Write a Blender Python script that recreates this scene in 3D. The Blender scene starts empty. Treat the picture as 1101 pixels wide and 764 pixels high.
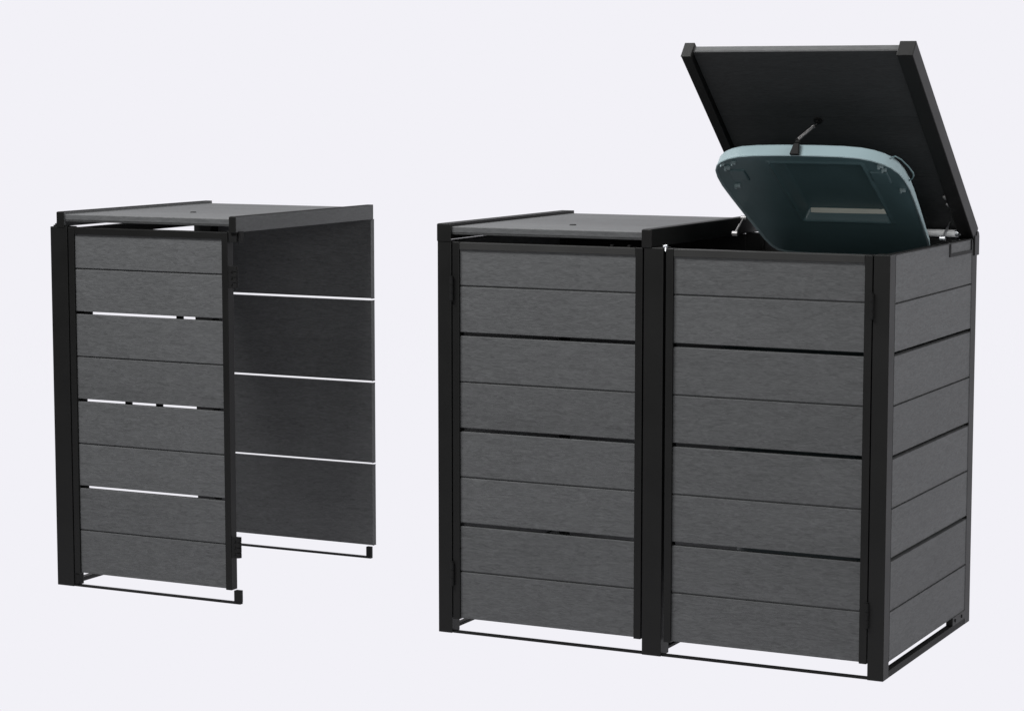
import bpy, bmesh, math, random
from mathutils import Vector, Matrix
random.seed(4)
S = bpy.context.scene
COL = S.collection
# ------------------------------------------------------------------ camera
cam_d = bpy.data.cameras.new('camera'); cam = bpy.data.objects.new('camera', cam_d); COL.objects.link(cam)
cam.location = (3.3945, -6.2963, 1.6327)
cam.rotation_euler = (math.pi / 2 - 0.1107, 0, 0.4635)
cam_d.sensor_fit = 'HORIZONTAL'; cam_d.sensor_width = 36.0; cam_d.lens = 2593.03 / 1101 * 36
cam_d.clip_start = 0.1; cam_d.clip_end = 100
S.camera = cam
# ------------------------------------------------------------------ world, lamps, exposure
w = bpy.data.worlds.new('World'); S.world = w; w.use_nodes = True
bg = w.node_tree.nodes['Background']; bg.inputs[0].default_value = (0.9, 0.95, 1.0, 1); bg.inputs[1].default_value = 0.05
def softbox(name, loc, aim, sx, sy, power, col=(1, 1, 1)):
    d = bpy.data.lights.new(name, 'AREA'); d.shape = 'RECTANGLE'; d.size = sx; d.size_y = sy; d.energy = power; d.color = col
    o = bpy.data.objects.new(name, d); COL.objects.link(o); o.location = loc
    o.rotation_euler = (Vector(aim) - Vector(loc)).to_track_quat('-Z', 'Y').to_euler()
    return o
softbox('key_softbox', (-1.5, -2.15, 4.15), (-0.5, 0.05, 0.7), 2.6, 1.0, 345)
softbox('fill_softbox', (1.9, -5.2, 1.5), (0.7, 0.2, 1.1), 2.2, 1.4, 85)
softbox('side_softbox', (4.2, 0.2, 3.0), (0.8, 0.4, 0.8), 1.6, 1.4, 112)
softbox('top_softbox', (-0.2, 0.9, 3.9), (-0.1, 0.45, 1.2), 3.4, 1.2, 108)
S.render.engine = 'CYCLES'
S.view_settings.view_transform = 'Standard'; S.view_settings.look = 'None'
S.view_settings.exposure = 0.0; S.view_settings.gamma = 1.0; S.view_settings.use_curve_mapping = False

# ------------------------------------------------------------------ materials
def new_mat(name):
    m = bpy.data.materials.new(name); m.use_nodes = True
    nt = m.node_tree; return m, nt, nt.nodes['Principled BSDF']
def N(nt, typ, **kw):
    n = nt.nodes.new(typ)
    for k, v in kw.items(): setattr(n, k, v)
    return n
def board_mat(name, col, grain_axis, across_axis, pitch=0.143, off=0.047, contrast=1.0, rough=0.62, spec=0.3):
    """embossed wood-polymer board: fine streaks along grain_axis, each board with its own grain"""
    m, nt, p = new_mat(name); L = nt.links.new
    tc = N(nt, 'ShaderNodeTexCoord'); sp = N(nt, 'ShaderNodeSeparateXYZ'); L(tc.outputs['Object'], sp.inputs[0])
    a = sp.outputs['XYZ'.index(grain_axis)]; b = sp.outputs['XYZ'.index(across_axis)]
    third = [c for c in 'XYZ' if c not in (grain_axis, across_axis)][0]   # so that end and edge faces carry grain too
    ad = N(nt, 'ShaderNodeMath', operation='ADD'); L(b, ad.inputs[0]); L(sp.outputs['XYZ'.index(third)], ad.inputs[1]); b2 = ad.outputs[0]
    s1 = N(nt, 'ShaderNodeMath', operation='SUBTRACT'); L(b, s1.inputs[0]); s1.inputs[1].default_value = off
    s2 = N(nt, 'ShaderNodeMath', operation='DIVIDE'); L(s1.outputs[0], s2.inputs[0]); s2.inputs[1].default_value = pitch
    s3 = N(nt, 'ShaderNodeMath', operation='FLOOR'); L(s2.outputs[0], s3.inputs[0])
    def coords(ka, kb):
        c = N(nt, 'ShaderNodeCombineXYZ')
        m1 = N(nt, 'ShaderNodeMath', operation='MULTIPLY'); L(a, m1.inputs[0]); m1.inputs[1].default_value = ka
        m2 = N(nt, 'ShaderNodeMath', operation='MULTIPLY'); L(b2, m2.inputs[0]); m2.inputs[1].default_value = kb
        m3 = N(nt, 'ShaderNodeMath', operation='MULTIPLY'); L(s3.outputs[0], m3.inputs[0]); m3.inputs[1].default_value = 7.31
        L(m1.outputs[0], c.inputs[0]); L(m2.outputs[0], c.inputs[1]); L(m3.outputs[0], c.inputs[2]); return c.outputs[0]
    def noise(v, det, dist):
        n = N(nt, 'ShaderNodeTexNoise'); n.inputs['Scale'].default_value = 1.0
        n.inputs['Detail'].default_value = det; n.inputs['Distortion'].default_value = dist; L(v, n.inputs['Vector']); return n.outputs['Fac']
    fine = noise(coords(26, 115), 5, 2.0)       # embossed fibres
    mid = noise(coords(7, 40), 3, 3.5)        # cathedral figure
    big = noise(coords(1.5, 6), 2, 0.5)         # blotches
    def mix(x, y, f):
        n = N(nt, 'ShaderNodeMix', data_type='FLOAT'); n.inputs[0].default_value = f; L(x, n.inputs[2]); L(y, n.inputs[3]); return n.outputs[0]
    h = mix(fine, mid, 0.32); hv = mix(h, big, 0.16)
    wn = N(nt, 'ShaderNodeTexWhiteNoise', noise_dimensions='1D'); L(s3.outputs[0], wn.inputs['W'])
    r = N(nt, 'ShaderNodeMapRange'); L(hv, r.inputs[0]); r.inputs[1].default_value = 0.32; r.inputs[2].default_value = 0.68
    r.inputs[3].default_value = 1 - 0.36 * contrast; r.inputs[4].default_value = 1 + 0.36 * contrast
    r2 = N(nt, 'ShaderNodeMapRange'); L(wn.outputs[0], r2.inputs[0]); r2.inputs[3].default_value = 0.95; r2.inputs[4].default_value = 1.05
    mu = N(nt, 'ShaderNodeMath', operation='MULTIPLY'); L(r.outputs[0], mu.inputs[0]); L(r2.outputs[0], mu.inputs[1])
    vm = N(nt, 'ShaderNodeVectorMath', operation='SCALE'); vm.inputs[0].default_value = col; L(mu.outputs[0], vm.inputs['Scale'])
    L(vm.outputs[0], p.inputs['Base Color'])
    p.inputs['Roughness'].default_value = rough; p.inputs['Specular IOR Level'].default_value = spec
    bp = N(nt, 'ShaderNodeBump'); bp.inputs['Strength'].default_value = 0.55 * contrast; bp.inputs['Distance'].default_value = 0.0012
    L(h, bp.inputs['Height']); L(bp.outputs[0], p.inputs['Normal'])
    return m
def paint_mat(name, col, rough=0.5, spec=0.4, metal=0.0, bump=0.12, scale=900, wear=0.12):
    m, nt, p = new_mat(name); L = nt.links.new
    tc = N(nt, 'ShaderNodeTexCoord')
    n = N(nt, 'ShaderNodeTexNoise'); n.inputs['Scale'].default_value = scale; n.inputs['Detail'].default_value = 2; L(tc.outputs['Object'], n.inputs['Vector'])
    n2 = N(nt, 'ShaderNodeTexNoise'); n2.inputs['Scale'].default_value = 6; n2.inputs['Detail'].default_value = 4; L(tc.outputs['Object'], n2.inputs['Vector'])
    r = N(nt, 'ShaderNodeMapRange'); L(n2.outputs['Fac'], r.inputs[0]); r.inputs[1].default_value = .3; r.inputs[2].default_value = .7
    r.inputs[3].default_value = 1 - wear; r.inputs[4].default_value = 1 + wear
    vm = N(nt, 'ShaderNodeVectorMath', operation='SCALE'); vm.inputs[0].default_value = col; L(r.outputs[0], vm.inputs['Scale']); L(vm.outputs[0], p.inputs['Base Color'])
    r3 = N(nt, 'ShaderNodeMapRange'); L(n2.outputs['Fac'], r3.inputs[0]); r3.inputs[3].default_value = rough - .07; r3.inputs[4].default_value = rough + .07
    L(r3.outputs[0], p.inputs['Roughness'])
    p.inputs['Specular IOR Level'].default_value = spec; p.inputs['Metallic'].default_value = metal
    bp = N(nt, 'ShaderNodeBump'); bp.inputs['Strength'].default_value = bump; bp.inputs['Distance'].default_value = 0.0005
    L(n.outputs['Fac'], bp.inputs['Height']); L(bp.outputs[0], p.inputs['Normal'])
    return m
GREY = (0.0500, 0.0512, 0.0524)
M_front = board_mat('grey_board_front', GREY, 'X', 'Z')
M_side = board_mat('grey_board_side', GREY, 'Y', 'Z')
M_raili = board_mat('grey_board_edge', GREY, 'Y', 'Z', pitch=5.0, off=-2.0, contrast=0.7)
M_under = board_mat('shade_toned_underside', (0.019, 0.0195, 0.020), 'X', 'Y', pitch=0.285, off=0.0, contrast=0.9, rough=0.6, spec=0.25)
M_lid = board_mat('grey_board_lid', GREY, 'X', 'Y', pitch=0.285, off=0.0, contrast=0.8)
M_black = paint_mat('black_powder_coat', (0.0045, 0.0045, 0.0043), rough=0.48, spec=0.17)
M_rail = paint_mat('dark_grey_powder_coat', (0.042, 0.042, 0.041), rough=0.6, spec=0.2)
M_head = paint_mat('charcoal_powder_coat', (0.018, 0.018, 0.0175), rough=0.55, spec=0.2)
M_plastic = paint_mat('black_plastic', (0.006, 0.006, 0.006), rough=0.6, spec=0.12)
M_steel = paint_mat('zinc_steel', (0.55, 0.56, 0.58), rough=0.3, spec=0.5, metal=0.9, scale=300)
M_spring = paint_mat('grey_spring_steel', (0.16, 0.155, 0.155), rough=0.42, metal=0.6, scale=500)
M_tube = paint_mat('white_enamelled_tube', (0.8, 0.8, 0.8), rough=0.35)
M_binlid = paint_mat('blue_green_bin_plastic', (0.185, 0.243, 0.257), rough=0.42, spec=0.45, scale=500, bump=0.2, wear=0.05)
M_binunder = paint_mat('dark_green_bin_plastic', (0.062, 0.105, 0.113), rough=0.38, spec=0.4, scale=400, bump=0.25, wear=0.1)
M_khaki = paint_mat('olive_lit_wall', (0.42, 0.43, 0.38), rough=0.5, spec=0.3)
M_rubber = paint_mat('black_rubber', (0.012, 0.012, 0.012), rough=0.8, spec=0.2)
# added glow: floor and backdrop emit light themselves, so no shadows show on them
M_sweep, nt, p = new_mat('added_white_glow')
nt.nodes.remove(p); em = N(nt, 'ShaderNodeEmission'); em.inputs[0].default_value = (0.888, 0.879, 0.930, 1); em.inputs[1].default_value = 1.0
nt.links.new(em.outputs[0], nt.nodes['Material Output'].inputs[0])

# ------------------------------------------------------------------ helpers
def add_box(bm, x0, x1, y0, y1, z0, z1, bev=0.0015, mat=None, seg=2):
    r = bmesh.ops.create_cube(bm, size=1.0)
    vs = r['verts']
    for v in vs:
        v.co = Vector((x0 if v.co.x < 0 else x1, y0 if v.co.y < 0 else y1, z0 if v.co.z < 0 else z1))
    if bev > 0:
        bev = min(bev, 0.45 * min(abs(x1 - x0), abs(y1 - y0), abs(z1 - z0)))
        es = list({e for v in vs for e in v.link_edges})
        g = bmesh.ops.bevel(bm, geom=es, offset=bev, segments=seg, affect='EDGES', profile=0.5)
        vs = list({v for f in g['faces'] for v in f.verts} | {v for v in vs if v.is_valid})
    if mat is not None:
        for v in vs: v.co = mat(v.co)
    return vs
def add_cyl(bm, a, b, r, n=16, r2=None, mat=None):
    a = Vector(a); b = Vector(b); d = b - a
    q = d.to_track_quat('Z', 'Y').to_matrix().to_4x4()
    g = bmesh.ops.create_cone(bm, cap_ends=True, segments=n, radius1=r, radius2=r if r2 is None else r2, depth=d.length,
                              matrix=Matrix.Translation((a + b) / 2) @ q)
    if mat is not None:
        for v in g['verts']: v.co = mat(v.co)
    return g['verts']
def add_tube(bm, pts, r, n=10, mat=None):
    pts = [Vector(p) for p in pts]
    rings = []
    up = Vector((0.13, 0.21, 0.97))
    for i, p in enumerate(pts):
        t = (pts[min(i + 1, len(pts) - 1)] - pts[max(i - 1, 0)]).normalized()
        s = t.cross(up).normalized(); u = s.cross(t)
        ring = []
        for k in range(n):
            c = p + r * (math.cos(2 * math.pi * k / n) * s + math.sin(2 * math.pi * k / n) * u)
            ring.append(bm.verts.new(mat(c) if mat else c))
        rings.append(ring)
    for i in range(len(rings) - 1):
        for k in range(n):
            bm.faces.new((rings[i][k], rings[i][(k + 1) % n], rings[i + 1][(k + 1) % n], rings[i + 1][k]))
    bm.faces.new(rings[0][::-1]); bm.faces.new(rings[-1])
def build(name, bm, mat, parent=None, smooth=False, angle=18):
    bmesh.ops.recalc_face_normals(bm, faces=bm.faces)
    me = bpy.data.meshes.new(name); bm.to_mesh(me); bm.free()
    me.materials.append(mat)
    o = bpy.data.objects.new(name, me); COL.objects.link(o)
    for f in me.polygons: f.use_smooth = True
    if not smooth:
        try: me.set_sharp_from_angle(angle=math.radians(angle))
        except Exception: pass
    if parent is not None: o.parent = parent
    return o
def box(name, x0, x1, y0, y1, z0, z1, mat, parent, bev=0.0015, xf=None):
    bm = bmesh.new(); add_box(bm, x0, x1, y0, y1, z0, z1, bev, xf); return build(name, bm, mat, parent)
def thing(name, label, cat, loc):
    o = bpy.data.objects.new(name, None); COL.objects.link(o); o.location = loc
    o['label'] = label; o['category'] = cat; o.empty_display_size = 0.1
    return o

# ------------------------------------------------------------------ setting: floor and sweep, both made to glow
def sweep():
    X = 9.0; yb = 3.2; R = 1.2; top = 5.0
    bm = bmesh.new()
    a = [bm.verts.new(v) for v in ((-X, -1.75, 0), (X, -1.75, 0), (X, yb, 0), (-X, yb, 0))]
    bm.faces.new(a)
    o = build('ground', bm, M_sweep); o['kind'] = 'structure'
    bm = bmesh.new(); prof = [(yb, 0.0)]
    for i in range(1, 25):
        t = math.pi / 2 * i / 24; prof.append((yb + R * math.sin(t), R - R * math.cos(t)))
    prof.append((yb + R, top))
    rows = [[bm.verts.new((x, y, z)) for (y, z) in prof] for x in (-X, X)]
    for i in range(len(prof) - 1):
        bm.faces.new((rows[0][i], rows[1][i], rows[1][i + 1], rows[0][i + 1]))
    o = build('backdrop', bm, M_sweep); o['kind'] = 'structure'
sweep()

# ------------------------------------------------------------------ the panels
BZ = 0.047; P = 0.143
def boards_bm(axis, a0, a1, c0, c1, zlist, groove=True, xf=None):
    """panels built of pairs of boards: a tongue-and-groove line inside a pair, an open gap between pairs.
    axis 'X': runs a0..a1 in x, thickness c0..c1 in y.  axis 'Y': runs in y, thickness in x."""
    bm = bmesh.new()
    def bx(z0, z1, t0, t1, bev):
        if axis == 'X': add_box(bm, a0, a1, t0, t1, z0, z1, bev, xf)
        else: add_box(bm, t0, t1, a0, a1, z0, z1, bev, xf)
    for z0, z1 in zlist:
        zm = (z0 + z1) / 2
        if groove:
            bx(z0, zm - 0.0022, c0, c1, 0.0018); bx(zm + 0.0022, z1, c0, c1, 0.0018)
            e = 0.0055 if c1 > c0 else -0.0055
            bx(zm - 0.006, zm + 0.006, c0 + e, c1 - e, 0.0)
        else:
            bx(z0, z1, c0, c1, 0.0018)
    return bm
def pairs(top=1.178, gap=0.0085, first=BZ, pitch=2 * P):
    z = []; g = gap / 2
    for i in range(4):
        z0 = first + pitch * i + (g if i else 0); z1 = first + pitch * (i + 1) - g
        if i == 3: z1 = top
        z.append((z0, z1))
    return z

def door(root, x0, x1, hinge_left, gap=0.0115, hinges=True, ztop=1.1785, head=None):
    """door leaf = boards; children door_frame (stiles + top rail) and hinges"""
    bm = bmesh.new()
    g = gap / 2
    for i in range(4):
        z0 = BZ + 2 * P * i + (g if i else 0); z1 = BZ + 2 * P * (i + 1) - g if i < 3 else ztop - 0.012
        zm = BZ + 2 * P * i + P
        add_box(bm, x0 + 0.006, x1 - 0.006, 0.008, 0.028, z0, zm - 0.0022, 0.0018)
        add_box(bm, x0 + 0.006, x1 - 0.006, 0.008, 0.028, zm + 0.0022, z1, 0.0018)
        add_box(bm, x0 + 0.007, x1 - 0.007, 0.0135, 0.0235, zm - 0.006, zm + 0.006, 0.0)
    d = build('door', bm, M_front, root)
    wl = 0.0225
    box('door_stile', x0, x0 + wl, 0.001, 0.034, 0.044, ztop, M_black, d)
    box('door_stile', x1 - wl, x1, 0.001, 0.034, 0.044, ztop, M_black, d)
    box('door_head', x0 + wl + .0004, x1 - wl - .0004, 0.0022, 0.033, ztop - 0.0225, ztop - 0.0006, head or M_black, d)
    if hinges:
        xh = x0 - 0.0005 if hinge_left else x1 + 0.0005
        for z in (1.04, 0.182):
            bm = bmesh.new()
            for k in range(3):
                za = z - 0.035 + k * 0.0236
                add_cyl(bm, (xh, -0.0035, za), (xh, -0.0035, za + 0.0226), 0.0062, 14)
            add_cyl(bm, (xh, -0.0035, z - 0.038), (xh, -0.0035, z + 0.0385), 0.0035, 12)
            build('hinge', bm, M_plastic, d)
    return d

LT = 0.862
def lid(root, x0, x1, wl, wr, closed=True, knob=0.59, name_label=None, lift=0.0, th=0.6935, rail_bottom=-0.05, rail_mat=None):
    if closed:
        xf = lambda v: Vector((v.x, LT - v.y, 1.23 + v.z))
    else:
        c, s = math.cos(th), math.sin(th)
        xf = lambda v: Vector((v.x, 0.862 - v.y * c + v.z * s, 1.2068 + v.y * s + v.z * c))
    bm = bmesh.new()
    edges = [(0.010, 0.2835), (0.2855, 0.5685), (0.5705, 0.857)]
    for a, b in edges:
        add_box(bm, x0 + 0.008, x1 - 0.008, a, b, -0.025, -0.007, 0.002)
    for a in (0.2845, 0.5695):
        add_box(bm, x0 + 0.009, x1 - 0.009, a - .006, a + .006, -0.0215, -0.011, 0.0)
    for v in bm.verts: v.co = Vector((v.co.x, v.co.y, v.co.z))
    # keep the mesh in lid-local axes so the grain follows the boards
    me_mat = M_lid
    bmesh.ops.recalc_face_normals(bm, faces=bm.faces)
    o = build('lid', bm, me_mat, root)
    xm = (x0 + x1) / 2
    for v in o.data.vertices: v.co = Vector((v.co.x - xm, v.co.y, v.co.z))
    if closed: M = Matrix.Translation((xm, LT, 1.23)) @ Matrix.Rotation(math.pi, 4, 'Z')
    else: M = Matrix.Translation((xm, 0.862, 1.2068)) @ Matrix.Rotation(-th, 4, 'X') @ Matrix.Rotation(math.pi, 4, 'Z')
    o.matrix_local = M
    inv = M.inverted()
    g = lambda v: inv @ xf(v)
    def rail(a, b, inner_left):
        bm = bmesh.new()
        add_box(bm, a, b, 0.0, 0.861, rail_bottom + (0 if inner_left else lift), 0.0, 0.002, g)
        rl = build('lid_rail', bm, rail_mat or M_black, o)
        box('edge_trim', a + 0.0006, b - 0.0006, 0.0006, 0.8604, -0.0005, 0.0018, M_plastic, rl, 0.0006, g)
        bm = bmesh.new()
        # plastic end cap, a hair proud of the rail
        add_box(bm, a - 0.0006, b + 0.0006, 0.8613, 0.8643, rail_bottom - 0.0006, 0.0006, 0.0012, g)
        build('end_cap', bm, M_black, rl)
    rail(x0, x0 + wl, False); rail(x1 - wr, x1, True)
    # added sheet under the boards, its dark colour standing in for shade
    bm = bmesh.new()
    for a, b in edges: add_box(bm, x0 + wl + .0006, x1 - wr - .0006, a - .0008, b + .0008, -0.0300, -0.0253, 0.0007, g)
    build('underside_shade_sheet', bm, M_under, o)
    # rear hinge batten under the boards
    box('hinge_batten', x0 + wl + .001, x1 - wr - .001, 0.006, 0.030, -0.047, -0.0305, M_black, o, 0.001, g)
    if knob:
        xc = (x0 + x1) / 2 - 0.008
        bm = bmesh.new()
        add_cyl(bm, (xc, knob, -0.0068), (xc, knob, -0.0040), 0.011, 20, 0.0085, g)
        build('bolt_head', bm, M_plastic, o)
        bm = bmesh.new(); add_cyl(bm, (xc, knob, -0.038), (xc, knob, -0.0301), 0.010, 18, None, g)
        build('bolt_nut', bm, M_plastic, o)
    return o, xf, g

def base_foot(bm, x0, x1, y0, y1, z1):
    add_box(bm, x0, x1, y0, y1, 0.0, z1, 0.001)

# ================================================================== the double shelter
A = thing('bin_shelter', 'wide grey board bin shelter with two doors, its right lid propped open over a bin', 'bin shelter', (0, 0, 0))
W = 1.394; D = 0.857
def post(root, x0, x1, y0, y1, z1, lip=None):
    bm = bmesh.new()
    add_box(bm, x0, x1, y0, y1, 0.0, z1, 0.0018)
    return build('post', bm, M_black, root)
def corner_post(root, x0, x1, xs0, xs1, z1, back=False):
    """L-shaped profile: front flange plus side flange"""
    bm = bmesh.new()
    ya, yb = (0.0, 0.050) if not back else (0.803, D)
    add_box(bm, x0, x1, ya, yb, 0.0, z1, 0.0018)
    return build('post', bm, M_black, root)
corner_post(A, 0.0, 0.046, 0, 0, 1.180)
post(A, 0.6670, 0.7270, 0.0, 0.060, 1.180)
corner_post(A, 1.3475, W, 0, 0, 1.180)
corner_post(A, 0.0, 0.046, 0, 0, 1.168, True)
post(A, 0.6670, 0.7270, 0.803, D, 1.178)
corner_post(A, 1.3475, W, 0, 0, 1.168, True)
door(A, 0.0493, 0.6625, True, head=M_head)
door(A, 0.7345, 1.3445, False, head=M_head)
# side walls (outer face inside the post line)
def side_wall(root, x_out, x_in, y0=0.0506, y1=0.8024, top=1.1795):
    z = pairs(top=top - .002, gap=0.0115)
    return build('side_panel', boards_bm('Y', y0, y1, x_out, x_in, z), M_side, root)
side_wall(A, W - 0.0015, W - 0.0215)
side_wall(A, 0.0015, 0.0215)
# trim cap along the top of the side walls
for xa, xb in ((W - 0.024, W - 0.0005), (0.0005, 0.024)):
    box('top_trim', xa, xb, 0.0508, 0.8022, 1.1778, 1.1800, M_black, A, 0.0008)
# back wall
for xa, xb, tp in ((0.0465, 0.6665, 1.164), (0.7275, 1.347, 1.164)):
    build('back_panel', boards_bm('X', xa, xb, 0.852, 0.832, pairs(top=tp)), M_front, A)
# back cross rail under the lids
box('cross_rail', 0.0465, 0.6665, 0.806, 0.830, 1.120, 1.174, M_black, A)
box('cross_rail', 0.7275, 1.347, 0.806, 0.8255, 1.120, 1.178, M_black, A)
# base frame
for xa, xb in ((0.0462, 0.6668), (0.7272, 1.3473)):
    box('base_bar', xa, xb, 0.006, 0.022, 0.0, 0.0065, M_plastic, A, 0.001)
    box('base_bar', xa, xb, 0.832, 0.852, 0.0, 0.0085, M_black, A, 0.001)
for xa, xb in ((W - 0.022, W - 0.001), (0.001, 0.022), (0.690, 0.708)):
    box('base_bar', xa, xb, 0.0502 if xa != 0.690 else 0.0604, 0.8026, 0.0, 0.020 if xa > 1 else 0.009, M_plastic, A, 0.001)
# rear corner foot brackets seen through the gap under the side wall
bm = bmesh.new()
add_box(bm, W - 0.020, W + 0.0008, 0.672, 0.8035, 0.0202, 0.046, 0.001)
add_cyl(bm, (W, 0.70, 0.033), (W + 0.0035, 0.70, 0.033), 0.005, 12)
add_cyl(bm, (W, 0.77, 0.033), (W + 0.0035, 0.77, 0.033), 0.005, 12)
build('foot_bracket', bm, M_black, A)
# upper rear bracket plate on the right side wall, with its dark edge
bm = bmesh.new()
add_box(bm, W - 0.0012, W + 0.0016, 0.566, 0.578, 1.148, 1.1765, 0.0004)
add_box(bm, W - 0.0012, W + 0.0016, 0.566, 0.8022, 1.1390, 1.1478, 0.0004)
add_box(bm, W - 0.0012, W + 0.0020, 0.7900, 0.8022, 1.1480, 1.1765, 0.0004)
build('corner_bracket', bm, M_plastic, A)
# hinge block behind the open lid's right rear corner
bm = bmesh.new()
add_box(bm, W - 0.040, W + 0.004, 0.818, 0.866, 1.128, 1.188, 0.002)
add_cyl(bm, (W - 0.03, 0.852, 1.186), (W + 0.003, 0.852, 1.186), 0.014, 18)
build('lid_hinge', bm, M_black, A)
# door stops: little bolts in the slit over the doors
for xb in (0.563, 0.617):
    bm = bmesh.new(); add_cyl(bm, (xb, 0.012, 1.1780), (xb, 0.012, 1.1845), 0.006, 12)
    build('door_buffer', bm, M_plastic, A)
bm = bmesh.new()
add_cyl(bm, (0.7315, 0.006, 1.171), (0.7315, 0.006, 1.184), 0.0045, 12); add_cyl(bm, (0.726, 0.004, 1.184), (0.738, 0.004, 1.186), 0.004, 12)
build('latch_pin', bm, M_steel, A)
# lids
lidL, xfL, gL = lid(A, 0.0, 0.690, 0.045, 0.029, True, knob=0.634, lift=0.0060)
lidL['label'] = 'closed left lid lying flat'
lidR, xfR, gR = lid(A, 0.7066, 1.3948, 0.030, 0.046, False, knob=0)
lidR['label'] = 'right lid propped open, shade-toned sheet on its underside showing'
# ---- spring that lifts the bin's lid with the shelter's lid
ph = math.radians(33); XC = 1.05; Y0 = 0.77; Z0 = 1.12
def bl(u, v, t): return Vector((XC + u, Y0 - v * math.cos(ph) + t * math.sin(ph), Z0 + v * math.sin(ph) + t * math.cos(ph)))
top_pt = xfR(Vector((1.036, 0.553, -0.0262)))
clip_pt = bl(-0.008, 0.662, -0.002)
bm = bmesh.new()
add_cyl(bm, xfR(Vector((1.036, 0.553, -0.0301))), xfR(Vector((1.036, 0.553, -0.0345))), 0.013, 20)
add_cyl(bm, xfR(Vector((1.036, 0.553, -0.0345))), xfR(Vector((1.036, 0.553, -0.043))), 0.006, 14)
build('spring_anchor', bm, M_plastic, A)
a = xfR(Vector((1.036, 0.553, -0.043))); b = bl(-0.004, 0.657, 0.010)
bm = bmesh.new()
d = (b - a); n_turn = 17; q = d.to_track_quat('Z', 'Y')
pts = []
a2 = a + d * 0.20; d2 = b - a2
for i in range(n_turn * 10 + 1):
    t = i / (n_turn * 10); an = 2 * math.pi * n_turn * t
    pts.append(a2 + d2 * t + q @ Vector((0.0036 * math.cos(an), 0.0036 * math.sin(an), 0)))
add_tube(bm, pts, 0.0012, 6)
add_tube(bm, [a, a + d * 0.1, a2], 0.0016, 8)
add_cyl(bm, a + d * 0.17, a + d * 0.23, 0.0052, 12)
build('spring', bm, M_spring, A, smooth=True)
# ---- horizontal tube and slim lid stays at the back of the open bay
bm = bmesh.new(); add_cyl(bm, (1.10, 0.805, 1.194), (1.343, 0.805, 1.194), 0.0115, 24)
tb = build('support_tube', bm, M_tube, A)
bm = bmesh.new(); add_cyl(bm, (1.343, 0.805, 1.194), (1.352, 0.805, 1.194), 0.0125, 24); add_cyl(bm, (1.352, 0.805, 1.194), (1.358, 0.805, 1.194), 0.006, 16)
build('end_cap', bm, M_steel, tb)
def stay(x, y0, z0, y1, z1, mat=M_steel):
    bm = bmesh.new()
    add_cyl(bm, (x, y0, z0), (x, y0 * .45 + y1 * .55, z0 * .45 + z1 * .55), 0.0042, 14)
    add_cyl(bm, (x, y0 * .45 + y1 * .55, z0 * .45 + z1 * .55), (x, y1, z1), 0.0022, 12)
    add_cyl(bm, (x - 0.008, y0, z0), (x + 0.008, y0, z0), 0.0075, 14)
    add_cyl(bm, (x - 0.008, y1, z1), (x + 0.008, y1, z1), 0.006, 14)
    build('lid_stay', bm, mat, A)
stay(1.328, 0.715, 1.184, 0.800, 1.236)
stay(0.757, 0.480, 1.196, 0.550, 1.240, M_spring)
# small fittings on the inside of the open lid's rails
for s_, z_ in ((0.165, -0.034), (0.205, -0.038)):
    bm = bmesh.new(); add_cyl(bm, xfR(Vector((1.342, s_, z_))), xfR(Vector((1.3488, s_, z_))), 0.008, 16)
    add_cyl(bm, xfR(Vector((1.337, s_, z_))), xfR(Vector((1.342, s_, z_))), 0.004, 12)
    build('screw', bm, M_spring, A)

# ================================================================== the single (extension) unit
B = thing('bin_shelter', 'narrow grey board bin shelter with one door and no right side wall, back boards showing', 'bin shelter', (-1.4273, 0.047, 0))
# local coordinates: lid from x = 0 to 0.688
bm = bmesh.new()
add_box(bm, -0.028, 0.0385, 0.0, 0.055, 0.0, 1.183, 0.0018)
build('post', bm, M_black, B)
bm = bmesh.new()
add_box(bm, -0.012, 0.0600, 0.803, D, 0.0, 1.170, 0.0018)
build('post', bm, M_black, B)
bm = bmesh.new()
for i in range(3):
    add_box(bm, -0.018 + i * 0.006, -0.0005, 0.004, 0.05, 1.1832 + i * 0.005, 1.1880 + i * 0.005, 0.0008)
build('post_cap', bm, M_black, B)
# side frame without boards: top rail and bottom bar only
box('side_rail', 0.008, 0.030, 0.0554, 0.8026, 1.1485, 1.1770, M_black, B)
box('base_bar', 0.010, 0.032, 0.0554, 0.8026, 0.006, 0.0200, M_black, B, 0.001)
bm = bmesh.new()
add_box(bm, 0.0388, 0.684, 0.005, 0.020, 0.0, 0.0065, 0.001)
add_box(bm, 0.661, 0.684, 0.004, 0.021, 0.0063, 0.044, 0.001)
build('base_bar', bm, M_plastic, B)
bm = bmesh.new()
add_box(bm, 0.0603, 0.679, 0.844, 0.858, 0.0, 0.0065, 0.001)
add_box(bm, 0.660, 0.679, 0.844, 0.858, 0.0063, 0.041, 0.001)
build('base_bar', bm, M_plastic, B)
box('foot_bracket', 0.0388, 0.056, 0.004, 0.03, 0.0087, 0.0435, M_plastic, B)
build('back_panel', boards_bm('X', 0.0603, 0.6835, 0.872, 0.8525, pairs(top=1.1800, gap=0.009), groove=False), M_front, B)
dB = door(B, 0.0420, 0.6550, True, gap=0.0095, hinges=False, ztop=1.182)
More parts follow.
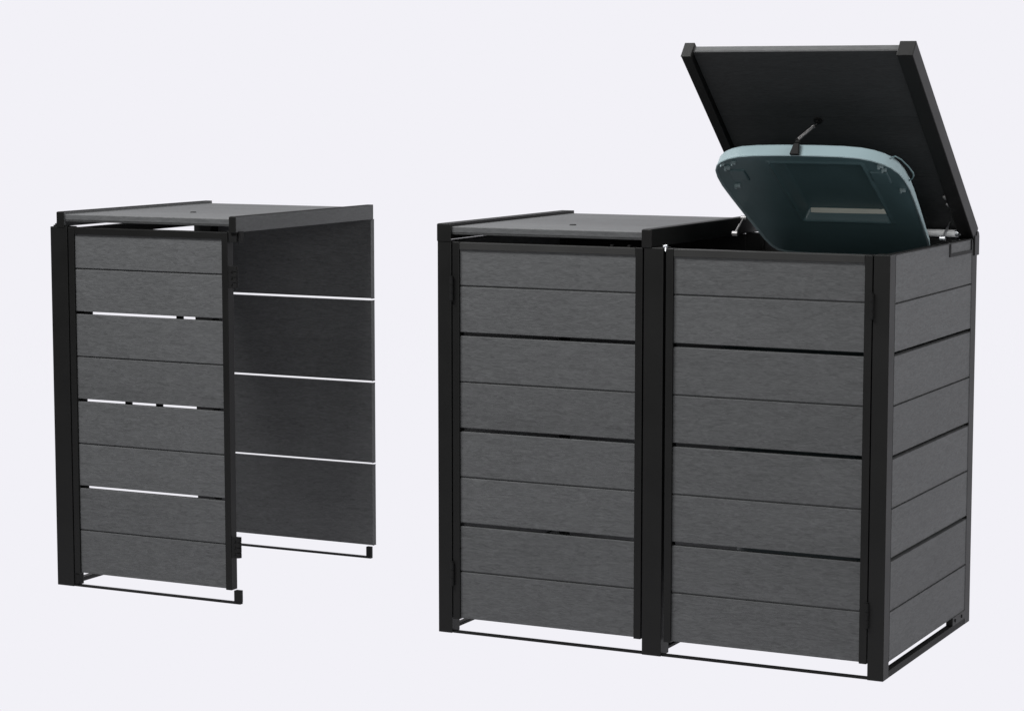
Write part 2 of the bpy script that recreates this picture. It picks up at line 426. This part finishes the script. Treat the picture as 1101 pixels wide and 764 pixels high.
# hinge leaves left standing off the free stile
for z0, z1 in ((1.006, 1.076), (0.149, 0.217)):
    bm = bmesh.new()
    add_box(bm, 0.6554, 0.6800, 0.002, 0.012, z0, z1, 0.0008)
    for k in range(4):
        za = z0 + 0.002 + k * (z1 - z0) / 4
        add_cyl(bm, (0.6815, 0.005, za), (0.6815, 0.005, za + (z1 - z0) / 4 - 0.0022), 0.0085, 16)
    for k in range(3):
        add_cyl(bm, (0.668, 0.0022, z0 + 0.014 + k * 0.02), (0.668, -0.0005, z0 + 0.014 + k * 0.02), 0.0035, 10)
    build('hinge', bm, M_plastic, dB)
bm = bmesh.new()
add_box(bm, 0.650, 0.686, 0.006, 0.03, 1.150, 1.1850, 0.001)
add_box(bm, 0.691, 0.697, 0.010, 0.03, 1.148, 1.1850, 0.001)
add_box(bm, 0.6862, 0.6908, 0.014, 0.028, 1.168, 1.1850, 0.0)
build('corner_bracket', bm, M_plastic, B)
# fittings bridging the open joints at the back of the door
for x, z in ((0.452, 0.896), (0.368, 0.612), (0.248, 0.612)):
    box('joint_clip', x - 0.0125, x + 0.0125, 0.0284, 0.036, z - 0.016, z + 0.016, M_plastic, dB, 0.001)
box('joint_clip', 0.058, 0.110, 0.0284, 0.036, 0.885, 0.909, M_plastic, dB, 0.001)
for z in (0.611, 0.325):
    box('joint_clip', 0.058, 0.082, 0.0284, 0.036, z - 0.012, z + 0.012, M_plastic, dB, 0.001)
bm = bmesh.new()
add_cyl(bm, (0.50, 0.83, 1.176), (0.50, 0.83, 1.19), 0.006, 12)
build('bolt', bm, M_steel, B)
lidB, xfB, gB = lid(B, 0.0, 0.688, 0.028, 0.024, True, knob=0.575, rail_bottom=-0.0485, lift=0.0030, rail_mat=M_raili)

# ================================================================== the wheeled bin inside the open bay
C = thing('wheelie_bin', 'blue-green wheeled bin in the open bay, its lid raised by a spring', 'wheelie bin', (XC, 0.43, 0.0))
off = Vector((XC, 0.43, 0.0))
loc = lambda v: v - off
# lid outline: half width by distance from the hinge
prof = [(0.050, 0.120), (0.052, 0.175), (0.059, 0.212), (0.072, 0.236), (0.095, 0.249), (0.14, 0.257), (0.20, 0.262), (0.30, 0.271), (0.40, 0.279), (0.47, 0.283), (0.52, 0.281),
        (0.56, 0.274), (0.59, 0.260), (0.610, 0.242), (0.628, 0.214), (0.640, 0.180), (0.647, 0.130), (0.650, 0.065), (0.651, 0.0)]
def outline(scale_off, t):
    pts = []
    n = len(prof)
    base = [(hw, v) for v, hw in prof] + [(-hw, v) for v, hw in reversed(prof[:-1])]
    m = len(base); out = []
    for i in range(m):
        p0 = Vector(base[(i - 1) % m]); p1 = Vector(base[i]); p2 = Vector(base[(i + 1) % m])
        nrm = (p2 - p0).normalized(); nrm = Vector((nrm.y, -nrm.x))
        q = p1 + nrm * scale_off
        out.append((q.x, q.y, t))
    return out
def dome(u, v): return 0.014 * (1 - (u / 0.30) ** 2) * math.sin(math.pi * min(max(v / 0.66, 0), 1)) 
def skirt(v): return 0.62 + 0.38 * min(max((v - 0.10) / 0.52, 0), 1)
def bin_lid_mesh():
    bm = bmesh.new()
    loops = []
    spec = [(-0.012, -0.0005), (-0.004, -0.003), (0.0, -0.009), (0.003, -0.040), (0.0045, -0.0425), (0.0025, -0.0445), (-0.001, -0.0430), (-0.0035, -0.0400), (-0.006, -0.014)]
    for so, t in spec:
        loops.append([bm.verts.new(loc(bl(u, v, tt if tt > -0.010 else tt * skirt(v)))) for u, v, tt in outline(so, t)])
    m = len(loops[0])
    for i in range(len(loops) - 1):
        for k in range(m):
            bm.faces.new((loops[i][k], loops[i][(k + 1) % m], loops[i + 1][(k + 1) % m], loops[i + 1][k]))
    return bm, loops
bm, loops = bin_lid_mesh()
# outer skin: strips across, domed
def skin(bm, loop, extra):
    m = len(loop); h = (m - 1) // 2           # loop runs right side out to the front, back along the left
    rows = []
    for i in range(0, h):
        R_ = loop[i]; L_ = loop[m - 1 - i]
        rows.append((R_, L_))
    prev = None
    for R_, L_ in rows:
        row = [R_]; q = R_.co + off - Vector((XC, Y0, Z0)); vv = -q.y * math.cos(ph) + q.z * math.sin(ph)
        sw = min(max(min((vv - 0.045) / 0.10, (0.655 - vv) / 0.20), 0), 1)
        for k in range(1, 8):
            c = R_.co.lerp(L_.co, k / 8)
            row.append(bm.verts.new(c + extra * min(1.0, 1.9 * math.sin(math.pi * k / 8)) * sw))
        row.append(L_)
        if prev:
            for k in range(8): bm.faces.new((prev[k], prev[k + 1], row[k + 1], row[k]))
        prev = row
    tip = loop[h]
    for k in range(8):
        bm.faces.new((prev[k], prev[k + 1], tip))
nout = Vector((0, math.sin(ph), math.cos(ph)))
skin(bm, loops[0], nout * 0.026)
blid = build('bin_lid', bm, M_binlid, C, angle=40)
# underside lining with the recessed middle
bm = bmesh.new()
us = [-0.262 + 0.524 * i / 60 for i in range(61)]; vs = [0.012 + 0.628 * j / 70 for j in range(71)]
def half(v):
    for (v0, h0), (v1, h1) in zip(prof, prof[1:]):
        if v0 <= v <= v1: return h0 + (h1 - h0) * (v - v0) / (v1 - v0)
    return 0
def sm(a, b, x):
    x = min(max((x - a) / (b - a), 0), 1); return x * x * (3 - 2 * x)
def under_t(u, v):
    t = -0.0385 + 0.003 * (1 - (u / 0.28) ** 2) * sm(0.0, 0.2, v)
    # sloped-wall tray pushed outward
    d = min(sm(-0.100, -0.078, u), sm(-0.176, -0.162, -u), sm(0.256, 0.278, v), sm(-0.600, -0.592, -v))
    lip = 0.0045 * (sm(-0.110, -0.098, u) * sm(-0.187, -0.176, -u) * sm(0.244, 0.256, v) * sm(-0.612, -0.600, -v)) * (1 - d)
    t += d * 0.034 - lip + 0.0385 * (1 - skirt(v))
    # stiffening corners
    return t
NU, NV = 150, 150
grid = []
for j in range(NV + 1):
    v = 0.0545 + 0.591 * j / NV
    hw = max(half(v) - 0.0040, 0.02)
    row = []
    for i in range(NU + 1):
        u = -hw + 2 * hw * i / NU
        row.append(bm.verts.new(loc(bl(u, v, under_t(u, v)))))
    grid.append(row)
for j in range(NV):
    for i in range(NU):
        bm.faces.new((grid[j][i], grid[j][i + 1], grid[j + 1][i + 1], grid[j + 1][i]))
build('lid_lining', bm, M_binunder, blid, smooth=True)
# moulded lugs near the front corners of the underside
def lug(u, v, s=1.0, rot=0):
    bm = bmesh.new(); dz = 0.0385 * (1 - skirt(v))
    xf = lambda p: loc(bl(p.x, p.y, p.z + dz))
    add_box(bm, u - 0.011 * s, u + 0.011 * s, v - 0.006 * s, v + 0.006 * s, -0.047, -0.034, 0.003, xf)
    add_cyl(bm, (u - 0.004, v, -0.047), (u - 0.004, v, -0.051), 0.004 * s, 12, None, xf)
    build('lug', bm, M_lug, blid)
M_lug = paint_mat('mid_green_bin_plastic', (0.20, 0.26, 0.27), rough=0.4, spec=0.5)
for u, v, s in ((-0.243, 0.598, 0.6), (-0.207, 0.605, 0.7), (-0.236, 0.575, 0.9), (-0.238, 0.470, 0.9), (0.232, 0.598, 0.8), (0.238, 0.578, 0.7), (0.262, 0.462, 0.8)):
    lug(u, v, s)
for s in (-1, 1):
    bm = bmesh.new()
    xf = lambda p: loc(bl(p.x, p.y, p.z + 0.0385 * (1 - skirt(0.53))))
    x = s * 0.215
    add_box(bm, x - 0.026, x + 0.026, 0.500, 0.560, -0.0425, -0.034, 0.004, xf)
    build('moulded_pad', bm, M_binunder, blid)
# pale strip on the tray's bottom wall: light catching it, put in as colour
bm = bmesh.new()
add_box(bm, -0.076, 0.165, 0.2575, 0.2780, -0.0175, -0.0155, 0.0006, lambda p: loc(bl(p.x, p.y, p.z - (0.2780 - p.y) * 1.15 + 0.0170 + 0.0050)))
build('tray_lit_strip', bm, M_khaki, blid)
# clip on the front rim that takes the spring
bm = bmesh.new()
xf = lambda p: loc(bl(p.x, p.y, p.z))
add_box(bm, -0.020, 0.010, 0.654, 0.664, -0.044, -0.006, 0.003, lambda p: xf(Vector((-0.005 + (p.x + 0.005) * (1 - 0.55 * (p.z + 0.046) / 0.046), p.y, p.z))))
add_box(bm, -0.011, 0.002, 0.650, 0.660, -0.002, 0.005, 0.002, xf)
add_tube(bm, [bl(-0.008 + 0.004 * math.cos(t), 0.656, 0.006 + 0.005 * math.sin(t)) - off for t in [math.pi * i / 10 for i in range(11)]], 0.0016, 8)
build('spring_clip', bm, M_plastic, blid)
# wire grip at the right side of the lid
bm = bmesh.new()
pts = [(0.258, 0.598, -0.012), (0.268, 0.594, -0.005), (0.279, 0.575, -0.003), (0.290, 0.540, -0.003), (0.297, 0.505, -0.004), (0.297, 0.494, -0.008), (0.292, 0.488, -0.014), (0.284, 0.488, -0.020)]
add_tube(bm, [bl(*p) - off for p in pts], 0.0022, 8)
build('grip', bm, M_binunder, blid, smooth=True)
# body
bm = bmesh.new()
def rrect(hx, y0, y1, z, r=0.05, n=6):
    pts = []
    for cx, cy, a0 in ((hx - r, y1 - r, 0), (-hx + r, y1 - r, 90), (-hx + r, y0 + r, 180), (hx - r, y0 + r, 270)):
        for k in range(n + 1):
            an = math.radians(a0 + 90 * k / n); pts.append(Vector((XC + cx + r * math.cos(an), cy + r * math.sin(an), z)) - off)
    return pts
secs = [rrect(0.185, 0.270, 0.690, 0.07), rrect(0.190, 0.262, 0.700, 0.085), rrect(0.235, 0.165, 0.735, 0.98), rrect(0.238, 0.160, 0.738, 1.00),
        rrect(0.255, 0.140, 0.755, 1.005), rrect(0.257, 0.138, 0.757, 1.055), rrect(0.245, 0.150, 0.745, 1.058), rrect(0.230, 0.168, 0.730, 1.05), rrect(0.180, 0.275, 0.685, 0.09)]
rows = [[bm.verts.new(p) for p in s] for s in secs]
for i in range(len(rows) - 1):
    m = len(rows[i])
    for k in range(m): bm.faces.new((rows[i][k], rows[i][(k + 1) % m], rows[i + 1][(k + 1) % m], rows[i + 1][k]))
bm.faces.new(rows[0][::-1]); bm.faces.new(rows[-1])
M_body = paint_mat('bottle_green_bin_plastic', (0.012, 0.021, 0.022), rough=0.5, spec=0.25)
body = build('bin_body', bm, M_body, C, angle=50)
bm = bmesh.new()
add_cyl(bm, Vector((XC - 0.235, 0.772, 1.085)) - off, Vector((XC + 0.235, 0.772, 1.085)) - off, 0.012, 18)
for s in (-1, 0, 1):
    add_box(bm, s * 0.21 - 0.012, s * 0.21 + 0.012, 0.745 - 0.43, 0.785 - 0.43, 1.03, 1.098, 0.003)
build('handle', bm, M_binunder, body)
for s in (-1, 1):
    bm = bmesh.new(); add_cyl(bm, (s * 0.195, 0.27, 0.10), (s * 0.235, 0.27, 0.10), 0.098, 36)
    bmesh.ops.bevel(bm, geom=[e for e in bm.edges if len(e.link_faces) == 2 and e.calc_face_angle(0) > 1], offset=0.006, segments=2, affect='EDGES')
    wv = build('wheel', bm, M_rubber, C)
    bm = bmesh.new(); add_cyl(bm, (s * 0.190, 0.27, 0.10), (s * 0.238, 0.27, 0.10), 0.055, 28); build('rim', bm, M_plastic, wv)
